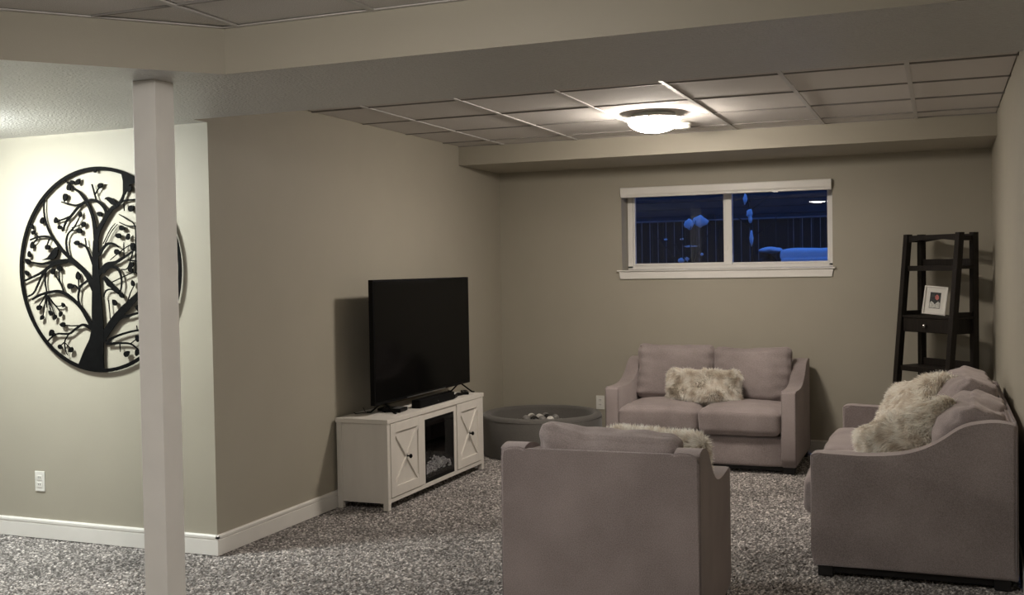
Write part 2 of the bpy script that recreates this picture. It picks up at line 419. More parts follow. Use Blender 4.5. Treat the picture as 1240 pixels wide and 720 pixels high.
for (a, c) in ((1.164, 1.920), (1.988, 2.746)):
    wbox('pane', (a, c, 0.205, 0.209, 1.518, 2.108), mg, 0)
wbox('sash_latch', (1.940, 1.956, fy0-0.006, fy0, 1.62, 1.66), M_trim, 0.002)
# stool + apron
st = struct('trim_1', (1.060, 2.822, -0.030, 0.17, 1.457, 1.469), M_trim, bev=0.004)
ap = prism('trim_2', [(1.076, 1.457), (2.806, 1.457), (2.796, 1.394), (1.086, 1.394)], 'y', -0.016, 0.0, M_trim, bev=0.003); ap['kind'] = 'structure'
# rolled-up blind cassette inside the opening
t = thing('window_blind', 'white rolled-up blind cassette across the top of the window', 'blind', (1.95, -0.01, 2.07))
prof = [(-0.032, 0.030), (-0.034, 0.078), (-0.026, 0.084), (0.05, 0.084), (0.05, 0.004), (-0.004, 0.0), (-0.012, 0.010), (-0.026, 0.016)]
prism('valance', [(y, z) for y, z in prof], 'x', -0.848, 0.848, M_trim, t, bev=0.002)
box('bottom_rail', (-0.843, 0.843, -0.024, -0.006, 0.002, 0.018), M_trim, t, bev=0.004)
for x in (-0.24, 0.42):
    box('blind_clip', (x-0.022, x+0.022, -0.03, -0.004, -0.003, 0.003), M_silver, t, bev=0.001)

# ---- outlets
def outlet(label, x, y, z, group=None):
    t = thing('wall_outlet', label, 'outlet', (x, y, z))
    box('cover_plate', (-0.036, 0.036, -0.006, 0, -0.058, 0.058), M_plastic, t, bev=0.0025)
    for dz in (-0.02, 0.02):
        s = box('socket', (-0.017, 0.017, -0.009, -0.006, dz-0.015, dz+0.015), M_plastic, t, bev=0.002)
        box('slot', (-0.008, -0.005, -0.0096, -0.008, dz-0.002, dz+0.008), M_dark, s)
        box('slot', (0.005, 0.008, -0.0096, -0.008, dz-0.002, dz+0.008), M_dark, s)
    return t
outlet('white wall outlet below the round metal tree art', -1.221, YT, 0.325)
outlet('white wall outlet on the back wall beside the loveseat', 0.892, 0, 0.351)

# ---- ceiling lamps
def ceiling_lamp(label, x, y, z, col, power, rad=0.165):
    t = thing('ceiling_lamp', label, 'ceiling light', (x, y, z))
    lathe('canopy', [(0.0, 0), (0.140, 0), (0.140, -0.020), (0.184, -0.025), (0.187, -0.028), (0.184, -0.031), (0.0, -0.031)], M_plastic, t, n=40)
    prof = []
    for i in range(11):
        a = i/10*PI/2
        prof.append((rad*math.cos(a)**1.1 if i < 10 else 0.0, -0.046-0.072*math.sin(a)))
    prof = [(0.0, -0.040), (rad*0.9, -0.040), (rad, -0.042)] + prof
    g = lathe('glass_shade', prof, emit_mat('lamp_glow', col, power), t, n=36)
    for k in range(3):
        a = 2*PI*k/3+0.6; cx, cy = (rad+0.006)*math.cos(a), (rad+0.006)*math.sin(a)
        c = tube('clip', [(cx, cy, -0.031), (cx*1.01, cy*1.01, -0.050)], 0.006, M_silver, t)
        tube('clip_screw', [(cx, cy, -0.048), (cx, cy, -0.054)], 0.005, M_iron, c)
    return t
ceiling_lamp('glowing white glass dome light on the tiled ceiling above the sofas', 1.875, -1.93, HC-0.006, COL_TV, LAMP_TV)
ceiling_lamp('glowing dome light on the ceiling near the viewer, mirrored in the window glass', 1.97, -6.6, HC-0.006, COL_NEAR, LAMP_NEAR)
ceiling_lamp('dome light under the low ceiling left of the post, lighting the tree art', -1.12, -4.90, HB, COL_LEFT, LAMP_LEFT)
ceiling_lamp('added fill dome light on the ceiling behind the viewer, unseen to the left', -2.1, -9.6, HC-0.006, COL_NEAR, LAMP_FILL)  # unseen lamp, added to brighten the post front and the beam face
t = thing('smoke_detector', 'small round white smoke detector beside the ceiling lamp', 'smoke detector', (1.945, -1.42, HC-0.006))
lathe('mount', [(0, 0), (0.062, 0), (0.062, -0.014), (0, -0.014)], M_plastic, t, n=32)
lathe('body', [(0.0, -0.016), (0.052, -0.016), (0.058, -0.022), (0.056, -0.036), (0.040, -0.042), (0, -0.042)], M_plastic, t, n=32)
lathe('vent_ring', [(0.03, -0.0415), (0.034, -0.044), (0.038, -0.0415)], M_silver, t, n=32)

# ============================================================ WALL ART
BR=[[(-0.792,0.967,0.2009),(-0.772,1.052,0.147),(-0.747,1.133,0.1019),(-0.736,1.222,0.0804),(-0.737,1.31,0.0745),(-0.739,1.399,0.0608),(-0.738,1.479,0.051),(-0.74,1.549,0.0451),(-0.738,1.62,0.0412),(-0.733,1.691,0.0353)],[(-0.733,1.682,0.0274),(-0.741,1.779,0.0235),(-0.756,1.841,0.0196),(-0.788,1.9,0.0167),(-0.837,1.959,0.0137),(-0.887,1.988,0.0098),(-0.943,2.035,0.0078),(-0.951,2.046,0.0078)],[(-0.733,1.691,0.0314),(-0.714,1.743,0.0294),(-0.697,1.769,0.0274),(-0.656,1.82,0.0255),(-0.615,1.863,0.0235),(-0.565,1.887,0.0196),(-0.53,1.938,0.0147),(-0.516,2.033,0.0118)],[(-0.652,1.825,0.0176),(-0.665,1.865,0.0167),(-0.703,1.901,0.0167),(-0.753,1.916,0.0157),(-0.805,1.905,0.0157),(-0.851,1.88,0.0147),(-0.899,1.837,0.0147),(-0.94,1.803,0.0118),(-0.969,1.75,0.0078)],[(-0.899,1.833,0.0118),(-0.957,1.817,0.0088),(-1.015,1.804,0.0069)],[(-0.805,1.905,0.0118),(-0.862,1.891,0.0098),(-0.919,1.901,0.0078),(-0.971,1.913,0.0069)],[(-0.72,1.906,0.0088),(-0.735,1.955,0.0078),(-0.75,2.002,0.0069)],[(-0.733,1.942,0.0078),(-0.698,1.984,0.0059)],[(-0.755,1.558,0.0157),(-0.786,1.63,0.0127),(-0.813,1.666,0.0088),(-0.861,1.68,0.0059)],[(-0.8,1.648,0.0069),(-0.808,1.706,0.0049)],[(-0.748,1.408,0.0353),(-0.786,1.479,0.0333),(-0.818,1.519,0.0294),(-0.874,1.565,0.0255),(-0.93,1.606,0.0216),(-0.986,1.652,0.0176),(-1.042,1.716,0.0137),(-1.081,1.781,0.0118),(-1.101,1.862,0.0098),(-1.094,1.952,0.0078)],[(-0.93,1.606,0.0137),(-0.945,1.678,0.0118),(-0.931,1.731,0.0098),(-0.884,1.77,0.0078),(-0.842,1.827,0.0049)],[(-0.907,1.749,0.0069),(-0.856,1.756,0.0049)],[(-0.901,1.766,0.0059),(-0.82,1.786,0.0039)],[(-0.852,1.542,0.0235),(-0.908,1.579,0.0216),(-0.965,1.584,0.0196),(-1.047,1.577,0.0176),(-1.13,1.569,0.0127),(-1.23,1.585,0.0078)],[(-1.025,1.702,0.0127),(-1.077,1.722,0.0118),(-1.148,1.722,0.0098),(-1.21,1.706,0.0078)],[(-1.145,1.722,0.0078),(-1.188,1.752,0.0059)],[(-1.066,1.71,0.0078),(-1.091,1.664,0.0049)],[(-1.148,1.722,0.0069),(-1.192,1.68,0.0049)],[(-0.942,1.581,0.0216),(-1.036,1.568,0.0196),(-1.096,1.537,0.0176),(-1.144,1.515,0.0137),(-1.204,1.493,0.0118),(-1.275,1.469,0.0098)],[(-1.089,1.546,0.0157),(-1.13,1.501,0.0127),(-1.164,1.447,0.0118),(-1.198,1.402,0.0098),(-1.259,1.379,0.0088)],[(-1.099,1.537,0.0118),(-1.107,1.465,0.0098),(-1.098,1.41,0.0078),(-1.101,1.32,0.0039)],[(-0.778,1.213,0.0274),(-0.81,1.266,0.0255),(-0.859,1.328,0.0216),(-0.938,1.387,0.0196),(-1.006,1.412,0.0176),(-1.077,1.408,0.0157),(-1.148,1.393,0.0137),(-1.206,1.368,0.0108)],[(-1.101,1.401,0.0078),(-1.128,1.365,0.0059),(-1.159,1.329,0.0039)],[(-1.101,1.392,0.0059),(-1.129,1.275,0.0039)],[(-1.095,1.392,0.0059),(-1.067,1.293,0.0039)],[(-1.089,1.388,0.0069),(-1.033,1.331,0.0059),(-0.98,1.336,0.0039)],[(-1.033,1.331,0.0049),(-0.999,1.293,0.0039)],[(-1.09,1.383,0.0049),(-1.041,1.275,0.0029)],[(-0.8,1.469,0.0137),(-0.846,1.444,0.0127),(-0.862,1.413,0.0118),(-0.869,1.373,0.0118),(-0.856,1.324,0.0118)],[(-0.86,1.418,0.0088),(-0.89,1.445,0.0078),(-0.924,1.445,0.0059)],[(-0.862,1.427,0.0069),(-0.865,1.485,0.0059)],[(-0.969,1.405,0.0108),(-0.988,1.446,0.0088),(-1.002,1.482,0.0088),(-1.002,1.527,0.0078)],[(-0.988,1.446,0.0059),(-1.043,1.518,0.0049)],[(-0.773,1.199,0.0196),(-0.817,1.22,0.0176),(-0.852,1.223,0.0137),(-0.898,1.199,0.0118),(-0.945,1.174,0.0118),(-1.039,1.171,0.0098),(-1.111,1.122,0.0088)],[(-0.846,1.221,0.0088),(-0.932,1.219,0.0069),(-0.981,1.225,0.0049)],[(-0.948,1.169,0.0078),(-0.976,1.131,0.0059),(-0.972,1.086,0.0049),(-0.959,1.054,0.0029)],[(-0.972,1.131,0.0059),(-1.012,1.103,0.0039)],[(-0.973,1.122,0.0049),(-0.929,1.088,0.0039)],[(-1.039,1.171,0.0069),(-1.068,1.182,0.0049)],[(-0.716,1.611,0.0216),(-0.661,1.667,0.0157),(-0.611,1.67,0.0108),(-0.576,1.652,0.0078)],[(-0.683,1.672,0.0039),(-0.63,1.749,0.0039),(-0.594,1.781,0.0029)],[(-0.672,1.667,0.0039),(-0.62,1.74,0.0039),(-0.58,1.776,0.0029)],[(-0.719,1.505,0.0274),(-0.665,1.555,0.0235),(-0.598,1.569,0.0176),(-0.542,1.594,0.0137),(-0.486,1.623,0.0108),(-0.425,1.665,0.0088)],[(-0.689,1.513,0.0196),(-0.648,1.543,0.0167),(-0.604,1.543,0.0157),(-0.57,1.511,0.0137),(-0.561,1.45,0.0098),(-0.576,1.398,0.0069)],[(-0.707,1.133,0.049),(-0.689,1.169,0.0451),(-0.62,1.248,0.049),(-0.551,1.31,0.0451),(-0.45,1.388,0.0333),(-0.389,1.44,0.0235),(-0.323,1.491,0.0147),(-0.215,1.523,0.0088)],[(-0.678,1.169,0.0196),(-0.586,1.257,0.0176),(-0.519,1.275,0.0137),(-0.442,1.292,0.0118),(-0.361,1.288,0.0088),(-0.266,1.266,0.0069)],[(-0.68,1.125,0.0176),(-0.639,1.151,0.0137),(-0.555,1.178,0.0118),(-0.445,1.197,0.0108),(-0.365,1.18,0.0078),(-0.322,1.163,0.0059)],[(-0.68,1.12,0.0157),(-0.59,1.125,0.0118),(-0.513,1.122,0.0098),(-0.46,1.092,0.0078)],[(-0.585,1.126,0.0069),(-0.583,1.077,0.0039)],[(-0.336,1.749,0.0078),(-0.438,1.761,0.0078),(-0.509,1.765,0.0069),(-0.568,1.787,0.0039)],[(-0.567,1.83,0.0039),(-0.507,1.798,0.0059),(-0.46,1.76,0.0059),(-0.461,1.614,0.0069),(-0.462,1.51,0.0069)],[(-0.309,1.912,0.0078),(-0.433,1.906,0.0088),(-0.526,1.903,0.0098),(-0.57,1.883,0.0118)],[(-0.532,1.89,0.0078),(-0.53,1.847,0.0039)],[(-0.539,1.677,0.0049),(-0.541,1.598,0.0069)],[(-0.655,1.363,0.0059),(-0.647,1.257,0.0039)],[(-0.69,1.381,0.0078),(-0.67,1.414,0.0088),(-0.63,1.42,0.0078),(-0.587,1.398,0.0078),(-0.559,1.389,0.0059)],[(-0.546,1.301,0.0069),(-0.504,1.397,0.0059),(-0.47,1.449,0.0049)],[(-0.456,1.384,0.0078),(-0.376,1.509,0.0069),(-0.319,1.611,0.0059),(-0.294,1.714,0.0049)],[(-0.629,1.46,0.0059),(-0.484,1.51,0.0059),(-0.452,1.501,0.0049)],[(-0.48,1.623,0.0078),(-0.516,1.537,0.0069),(-0.56,1.529,0.0059)],[(-0.436,1.666,0.0078),(-0.368,1.742,0.0069),(-0.333,1.844,0.0059)],[(-0.234,1.609,0.0069),(-0.341,1.577,0.0078),(-0.428,1.57,0.0088),(-0.515,1.58,0.0088)],[(-0.453,1.301,0.0069),(-0.474,1.327,0.0049)],[(-0.462,1.192,0.0069),(-0.466,1.223,0.0049)],[(-0.513,1.122,0.0059),(-0.463,1.153,0.0049)],[(-0.462,1.192,0.0069),(-0.352,1.232,0.0059)],[(-0.636,1.583,0.0039),(-0.523,1.65,0.0049),(-0.468,1.666,0.0059)]]
LV=[(-0.914,1.989,0.0235),(-0.892,2.02,0.0176),(-0.85,2.018,0.0216),(-0.941,1.942,0.0255),(-0.695,1.99,0.0216),(-1.015,1.807,0.0196),(-0.991,1.772,0.0176),(-0.839,1.835,0.0176),(-0.815,1.786,0.0196),(-0.844,1.747,0.0216),(-0.697,1.835,0.0216),(-0.864,1.681,0.0216),(-1.117,1.809,0.0216),(-1.193,1.784,0.0176),(-1.186,1.747,0.0176),(-1.195,1.671,0.0216),(-1.085,1.662,0.0216),(-1.217,1.621,0.0196),(-1.227,1.583,0.0235),(-1.002,1.545,0.0235),(-1.237,1.517,0.0196),(-1.049,1.523,0.0216),(-0.865,1.493,0.0255),(-0.928,1.441,0.0255),(-1.16,1.32,0.0216),(-1.135,1.267,0.0176),(-1.07,1.288,0.0196),(-1.041,1.27,0.0176),(-0.978,1.333,0.0157),(-0.999,1.288,0.0176),(-0.982,1.225,0.0216),(-1.068,1.182,0.0235),(-1.012,1.101,0.0196),(-0.929,1.086,0.0216),(-0.491,1.962,0.0216),(-0.486,1.858,0.0255),(-0.553,1.756,0.0216),(-0.571,1.713,0.0216),(-0.511,1.702,0.0196),(-0.59,1.626,0.0235),(-0.488,1.554,0.0216),(-0.479,1.658,0.0235),(-0.5,1.528,0.0216),(-0.484,1.449,0.0176),(-0.611,1.345,0.0216),(-0.565,1.389,0.0196),(-0.456,1.319,0.0196),(-0.463,1.157,0.0216),(-0.543,1.065,0.0235),(-0.466,1.079,0.0216),(-0.34,1.612,0.0216),(-0.314,1.749,0.0196),(-0.304,1.396,0.0216),(-0.276,1.266,0.0196),(-0.356,1.128,0.0196),(-0.311,1.843,0.0216),(-0.247,1.524,0.0196)]
BD=[[(-1.123,1.59),(-1.081,1.605),(-1.051,1.636),(-1.027,1.658),(-1.007,1.663),(-0.991,1.654),(-1.003,1.644),(-1.011,1.617),(-1.029,1.597),(-1.07,1.591)],[(-0.663,1.915),(-0.653,1.925),(-0.635,1.928),(-0.608,1.919),(-0.579,1.892),(-0.565,1.878),(-0.584,1.875),(-0.615,1.885),(-0.636,1.903),(-0.649,1.913)],[(-0.691,1.481),(-0.681,1.494),(-0.668,1.49),(-0.64,1.464),(-0.613,1.442),(-0.575,1.411),(-0.585,1.399),(-0.63,1.426),(-0.661,1.442),(-0.678,1.469)]]

t = thing('tree_wall_art', 'round black metal tree of life wall art with leaves and birds', 'wall art', (-0.742, YT+0.018, 1.530))
ox, oz = -0.725, 1.530
def ring2d(name, rad, w, y0, y1):
    bm = bmesh.new(); n = 96; A = []
    for k in range(n):
        a = 2*PI*k/n
        A.append([bm.verts.new((r*math.cos(a), y, r*math.sin(a))) for (r, y) in ((rad, y0), (rad, y1), (rad-w, y1), (rad-w, y0))])
    for k in range(n):
        p, q = A[k], A[(k+1) % n]
        for i in range(4): bm.faces.new((p[i], p[(i+1) % 4], q[(i+1) % 4], q[i]))
    return from_bm(name, bm, M_iron, t)
ring2d('ring', 0.568, 0.020, -0.040, -0.033)
def ribbon(name, pts, i):
    P = smooth_profile([(x-ox, z-oz) for x, z, _ in pts], 4); Wd = []
    for k in range(len(pts)-1):
        for q in range(4): Wd.append(pts[k][2]*(1-q/4)+pts[k+1][2]*q/4)
    Wd.append(pts[-1][2])
    # keep inside the ring
    P2 = []; W2 = []
    for p, w_ in zip(P, Wd):
        L = math.hypot(*p)
        if L > 0.562: p = (p[0]*0.562/L, p[1]*0.562/L)
        P2.append(Vector(p)); W2.append(w_)
    y0, y1 = -0.0405+0.00002*i, -0.0345-0.00002*i
    def cl(x, y, z):
        L = math.hypot(x, z); f_ = min(1.0, 0.560/L) if L > 0 else 1
        return (x*f_, y, z*f_)
    bm = bmesh.new(); prev = None; first = None
    for k, p in enumerate(P2):
        a = P2[max(k-1, 0)]; b_ = P2[min(k+1, len(P2)-1)]; d = b_-a
        if d.length < 1e-6: continue
        d.normalize(); s = Vector((-d.y, d.x))*W2[k]*0.5
        q = [bm.verts.new(cl(*v)) for v in ((p.x+s.x, y0, p.y+s.y), (p.x+s.x, y1, p.y+s.y), (p.x-s.x, y1, p.y-s.y), (p.x-s.x, y0, p.y-s.y))]
        if prev:
            for m in range(4): bm.faces.new((prev[m], prev[(m+1) % 4], q[(m+1) % 4], q[m]))
        else: first = q; bm.faces.new(q)
        prev = q
    bm.faces.new(prev[::-1])
    return from_bm(name, bm, M_iron, t)
for i, b_ in enumerate(BR): ribbon('trunk' if i == 0 else 'branch', b_, i)
rl = random.Random(8)
for i, (x, z, s) in enumerate(LV):
    a = rl.uniform(0, 2*PI); s *= 1.4
    out = []
    for k in range(12):
        u = 2*PI*k/12; r = s*(0.5+0.12*math.cos(u)**3)
        px, pz = r*1.18*math.cos(u)*(1.15 if k == 0 else 1), r*0.92*math.sin(u)
        X, Z = x-ox+px*math.cos(a)-pz*math.sin(a), z-oz+px*math.sin(a)+pz*math.cos(a)
        L = math.hypot(X, Z)
        if L > 0.57: X *= 0.57/L; Z *= 0.57/L
        out.append((X, Z))
    prism('leaf', out, 'y', -0.0425+0.00003*(i % 9), -0.0335, M_iron, t)
for bd in BD:
    prism('bird', [(x-ox, z-oz) for x, z in bd], 'y', -0.043, -0.033, M_iron, t)
# triangular brace joining a limb to the ring and the hanging tab
for k, a in enumerate((PI/2, PI*0.97, -0.35, -PI/2)):
    tube('wall_standoff', [(0.56*math.cos(a), -0.018, 0.56*math.sin(a)), (0.56*math.cos(a), -0.034, 0.56*math.sin(a))], 0.004, M_iron, t)
prism('ring_brace', [(-0.725+0.725+x, z) for x, z in ((0.178, 0.536), (0.27, 0.496), (0.298, 0.472), (0.236, 0.458), (0.205, 0.405), (0.190, 0.405), (0.192, 0.48))], 'y', -0.0407, -0.034, M_iron, t)
prism('ring_brace', [(-0.012, 0.56), (0.012, 0.56), (0.008, 0.535), (-0.008, 0.535)], 'y', -0.0407, -0.034, M_iron, t)

# ============================================================ SEATING
ARM = [(0.0, 0.575), (0.03, 0.592), (0.12, 0.590), (0.26, 0.588), (0.40, 0.600), (0.50, 0.628), (0.585, 0.674), (0.65, 0.722), (0.71, 0.750), (0.80, 0.765), (0.86, 0.762), (0.90, 0.752)]
def sofa(name, label, cat, loc, rz, Wd, D, back_h, n_seat, aw=0.105, zb=0.05, sag=0, seat_front=0.035, bc=None, group=None):
    t = thing(name, label, cat, loc, rz, group)
    sc = D/0.90; top = []
    for (y, z) in ARM:
        zz = z if z < 0.60 else 0.60 + (z-0.60)*(back_h-0.60)/(0.765-0.60)
        top.append((y*sc, zz))
    tp = smooth_profile(top, 4)
    out = [(0.012, zb)] + [(y, z) for y, z in [(0.0, 0.12)]] + tp + [(D, zb)]
    for k, x0 in enumerate((0.0, Wd-aw)):
        a = prism('arm', out, 'x', x0, x0+aw, M_fabric, t, bev=0.016, seg=4)
        a.data.polygons.foreach_set('use_smooth', [len(p.vertices) < 8 for p in a.data.polygons])
        e = 0.0035
        bm = bmesh.new()
        for xs_ in (x0+0.006, x0+aw-0.006):
            add_tube(bm, [(xs_, y if 0.01 < y < D-0.01 else (0.006 if y < 0.5 else D-0.006), z-0.004) for y, z in [(0.004, 0.10)]+tp], e, 5)
        from_bm('piping', bm, M_piping, a, True)
    # back frame, deck, front rail
    bm = bmesh.new(); rw = aw+0.008
    zt_ = back_h-0.020
    ol = [(0.004, zb), (0.0, zb+0.05), (0.0, back_h-0.045), (0.012, back_h-0.018), (0.04, back_h-0.008), (rw-0.03, back_h-0.006), (rw-0.008, back_h-0.012), (rw, zt_)]
    ol = ol + [(Wd-x, z) for x, z in ol[::-1]]
    ol = [(max(0.005, min(Wd-0.005, x)), z) for x, z in ol]
    rp = prism('rear_panel', ol, 'y', D-0.022, D+0.006, M_fabric, t, bev=0.009, seg=3); bm.free()
    rp.data.polygons.foreach_set('use_smooth', [len(p.vertices) < 8 for p in rp.data.polygons])
    tube('piping', [(x, D-0.002, z) for x, z in [(0.001, 0.08)]+ol[2:-2]+[(Wd-0.001, 0.08)]], 0.0035, M_piping, rp, 5)
    bx = soft_box('back_frame', (Wd/2, D-0.075, (zb+back_h-0.022)/2), (Wd-2*aw+0.02, 0.15, back_h-0.022-zb), 0.022, M_fabric, t, n=12)
    soft_box('front_rail', (Wd/2, 0.045, (zb+0.255)/2), (Wd-2*aw+0.01, 0.07, 0.255-zb), 0.012, M_fabric, t, n=8)
    box('deck', (aw-0.01, Wd-aw+0.01, 0.05, D-0.12, 0.12, 0.262), M_fabric, t)
    # seat cushions
    iw = Wd-2*aw; cw = iw/n_seat
    for k in range(n_seat):
        cx = aw + cw*(k+0.5)
        def fold(P, a, k=k):
            P.z -= 0.012*max(0, a[2])*(a[0]*a[0])
            P.z += 0.014*max(0, a[2])*(1-a[0]**2)*(1-a[1]**2)
            return P
        c = soft_box('seat_cushion', (cx, 0.295-seat_front/2, 0.365), (cw-0.004, 0.59+seat_front, 0.20), 0.048, M_fabric, t, n=22,
                     bulge=(0.0, 0.03, 0.10), wr=0.006, wf=7, seed=k+len(label), fold=fold)
        yf = -seat_front-0.004
        bm = bmesh.new()
        for zc in (0.305, 0.432):
            add_tube(bm, [(cx-cw/2+0.03+(cw-0.06)*q/10, yf+0.010+0.03*(2*q/10-1)**6, zc) for q in range(11)], 0.0032, 5)
        from_bm('piping', bm, M_piping, c, True)
    # feet and recessed plinth
    for fx in (0.055, Wd-0.055):
        for fy in (0.065, D-0.06):
            box('foot', (fx-0.04, fx+0.04, fy-0.035, fy+0.035, 0.0, zb+0.004), M_leg, t, bev=0.004)
    box('plinth', (0.03, Wd-0.03, 0.05, D-0.03, 0.018, zb+0.03), M_leg, t)
    return t

def cushion_fold(sagx=0.0, dent=0.0, seed=0, lean=0.0, horn=0.0):
    def f(P, a):
        P.z += horn*max(0, a[0]-0.35)*max(0, a[2])*1.4
        # sagging top edge, puffy middle, drawn-in corners, vertical gathers near the side seams
        P.z -= sagx*max(0, a[2])*(1-abs(a[0]))**0.5*0.6
        P.y *= 0.72 + 0.40*(1-a[0]**4)*(1-a[2]**4)
        g = max(0, abs(a[0])-0.55)/0.45
        P.y += g*0.007*math.sin(a[2]*17+seed)*(1 if a[1] > 0 else -1)
        P.y -= lean*max(0, a[2])**2
        return P
    return f
def back_cushion(t, c, size, tilt, seed, sag=0.015, wr=0.011, roll_=0.0, lean=0.0, yaw_=0.0, horn=0.0):
    rot = Matrix.Rotation(yaw_, 3, 'Z') @ Matrix.Rotation(tilt, 3, 'X') @ Matrix.Rotation(roll_, 3, 'Y')
    o = soft_box('back_cushion', c, size, 0.05, M_fabric, t, n=34, bulge=(0, 0.10, 0), wr=wr, wf=6.5, seed=seed, rot=rot,
                 fold=cushion_fold(sag, seed=seed, lean=lean, horn=horn))
    hx, hz, hy = size[0]/2, size[2]/2, size[1]/2
    return o

def seam(t, c, size, rot, part, inset=0.012, off=0.0):
    # welt running round the face edge of a cushion
    hx, hy, hz = [s/2 for s in size]; pts = []
    N = 48; e = 5.0
    for k in range(N+1):
        a = 2*PI*k/N; ca, sa = math.cos(a), math.sin(a)
        x = (hx-inset)*math.copysign(abs(ca)**(2/e), ca); z = (hz-inset)*math.copysign(abs(sa)**(2/e), sa)
        pts.append(Vector(c) + rot @ Vector((x, off, z)))
    bm = bmesh.new(); add_tube(bm, pts, 0.003, 5); return from_bm('piping', bm, M_piping, part, True)

# loveseat against the back wall
LW = 1.405
lv = sofa('loveseat', 'mauve-grey two-seat loveseat under the window against the back wall', 'sofa', (1.222, -0.950, 0), 0, LW, 0.87, 0.765, 2)
sz = (0.60, 0.17, 0.43)
for k, (cx, zc, yw) in enumerate(((0.405, 0.664, 0.03), (1.005, 0.650, -0.04))):
    back_cushion(lv, (cx, 0.60, zc), sz, math.radians(-13), 3+5*k, sag=0.02, roll_=0.01*(1-2*k), yaw_=yw)
# sofa along the right wall (faces -X)
rs = sofa('sofa', 'long mauve-grey sofa along the right wall with slumped back cushions', 'sofa', (2.997, -1.495, 0), -PI/2, 1.937, 0.90, 0.765, 2, seat_front=0.05)
back_cushion(rs, (0.60, 0.67, 0.655), (0.84, 0.25, 0.45), math.radians(-17), 21, sag=0.03, wr=0.013, lean=-0.05, yaw_=0.03)
back_cushion(rs, (1.385, 0.69, 0.625), (0.80, 0.27, 0.41), math.radians(-20), 33, sag=0.04, wr=0.020, lean=-0.05, yaw_=-0.04)
# armchair in the foreground, seen from behind
CW, CD = 0.80, 0.84
rz = PI + math.radians(2.7)
# back left corner as seen = local (CW, CD); solve the origin so that the rear-right corner sits at (2.73,-4.705)
def rotv(x, y, a): return (x*math.cos(a)-y*math.sin(a), x*math.sin(a)+y*math.cos(a))
rx, ry = rotv(0, CD, rz)
ch = sofa('armchair', 'mauve-grey armchair in the foreground seen from behind', 'armchair', (2.735-rx, -4.705-ry, 0), rz, CW, CD, 0.790, 1, aw=0.10)
back_cushion(ch, (0.385, 0.655, 0.628), (0.575, 0.18, 0.42), math.radians(-14), 44, sag=0.0, wr=0.014, roll_=-0.03, horn=0.045)

# ---- fur throw pillows
def fur_pillow(label, loc, size, rot, count, length, seed, comb):
    t = thing('fur_pillow', label, 'pillow', loc)
    def fold(P, a):
        P.y *= 0.30 + 0.85*((1-a[0]**4)*(1-a[2]**4))**0.6
        return P
    o = soft_box('cover', (0, 0, 0), size, 0.04, M_furbase, t, n=16, wr=0.008, wf=7, seed=seed, rot=rot, fold=fold)
    fur_on(o, 'fur', t, count, length, seed, comb)
    return t
group = None
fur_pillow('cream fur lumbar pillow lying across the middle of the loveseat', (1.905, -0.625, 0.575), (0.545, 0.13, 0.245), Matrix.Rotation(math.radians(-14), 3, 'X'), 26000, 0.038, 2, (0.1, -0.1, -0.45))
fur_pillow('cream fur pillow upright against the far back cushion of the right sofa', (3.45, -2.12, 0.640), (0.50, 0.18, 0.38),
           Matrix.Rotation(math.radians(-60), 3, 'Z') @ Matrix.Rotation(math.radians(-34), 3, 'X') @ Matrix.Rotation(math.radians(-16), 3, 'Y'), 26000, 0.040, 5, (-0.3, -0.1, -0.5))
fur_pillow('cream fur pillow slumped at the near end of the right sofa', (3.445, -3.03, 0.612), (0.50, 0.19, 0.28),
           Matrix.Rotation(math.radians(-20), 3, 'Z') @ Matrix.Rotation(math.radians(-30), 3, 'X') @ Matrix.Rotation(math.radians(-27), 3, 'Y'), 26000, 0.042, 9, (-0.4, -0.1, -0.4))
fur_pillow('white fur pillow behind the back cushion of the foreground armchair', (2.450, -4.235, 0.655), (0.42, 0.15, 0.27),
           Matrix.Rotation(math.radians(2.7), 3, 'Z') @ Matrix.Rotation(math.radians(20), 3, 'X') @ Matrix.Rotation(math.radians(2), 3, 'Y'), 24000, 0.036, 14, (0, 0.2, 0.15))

# ============================================================ TV STAND
ZT = 0.572
t = thing('tv_stand', 'white farmhouse tv stand with two x-panel doors and an electric fireplace', 'cabinet', (0, 0, 0))
y0, y1, xf, xb = -2.838, -1.338, 0.385, 0.022
box('top', (xb-0.004, xf+0.006, y0-0.006, y1+0.006, ZT-0.028, ZT), M_white, t, bev=0.002)
for (x, y) in ((xb, y0), (xf-0.036, y0), (xb, y1-0.036), (xf-0.036, y1-0.036)):
    box('leg', (x, x+0.036, y, y+0.036, 0, ZT-0.028), M_white, t, bev=0.0015)
box('side_panel', (xb+0.03, xf-0.03, y0+0.007, y0+0.02, 0.045, ZT-0.028), M_white, t)
box('side_panel', (xb+0.03, xf-0.03, y1-0.02, y1-0.007, 0.045, ZT-0.028), M_white, t)
box('back_panel', (xb+0.004, xb+0.012, y0+0.03, y1-0.03, 0.045, ZT-0.028), M_white, t)
box('bottom_panel', (xb+0.01, xf-0.02, y0+0.02, y1-0.02, 0.045, 0.06), M_white, t)
box('bottom_rail', (xf-0.024, xf-0.001, y0+0.036, y1-0.036, 0.045, 0.072), M_white, t, bev=0.001)
box('divider', (xb+0.012, xf-0.002, -2.352, -2.312, 0.06, ZT-0.028), M_white, t, bev=0.001)
box('divider', (xb+0.012, xf-0.002, -1.852, -1.812, 0.06, ZT-0.028), M_white, t, bev=0.001)
box('fire_header', (xf-0.022, xf-0.002, -2.312, -1.852, 0.500, ZT-0.028), M_white, t, bev=0.001)
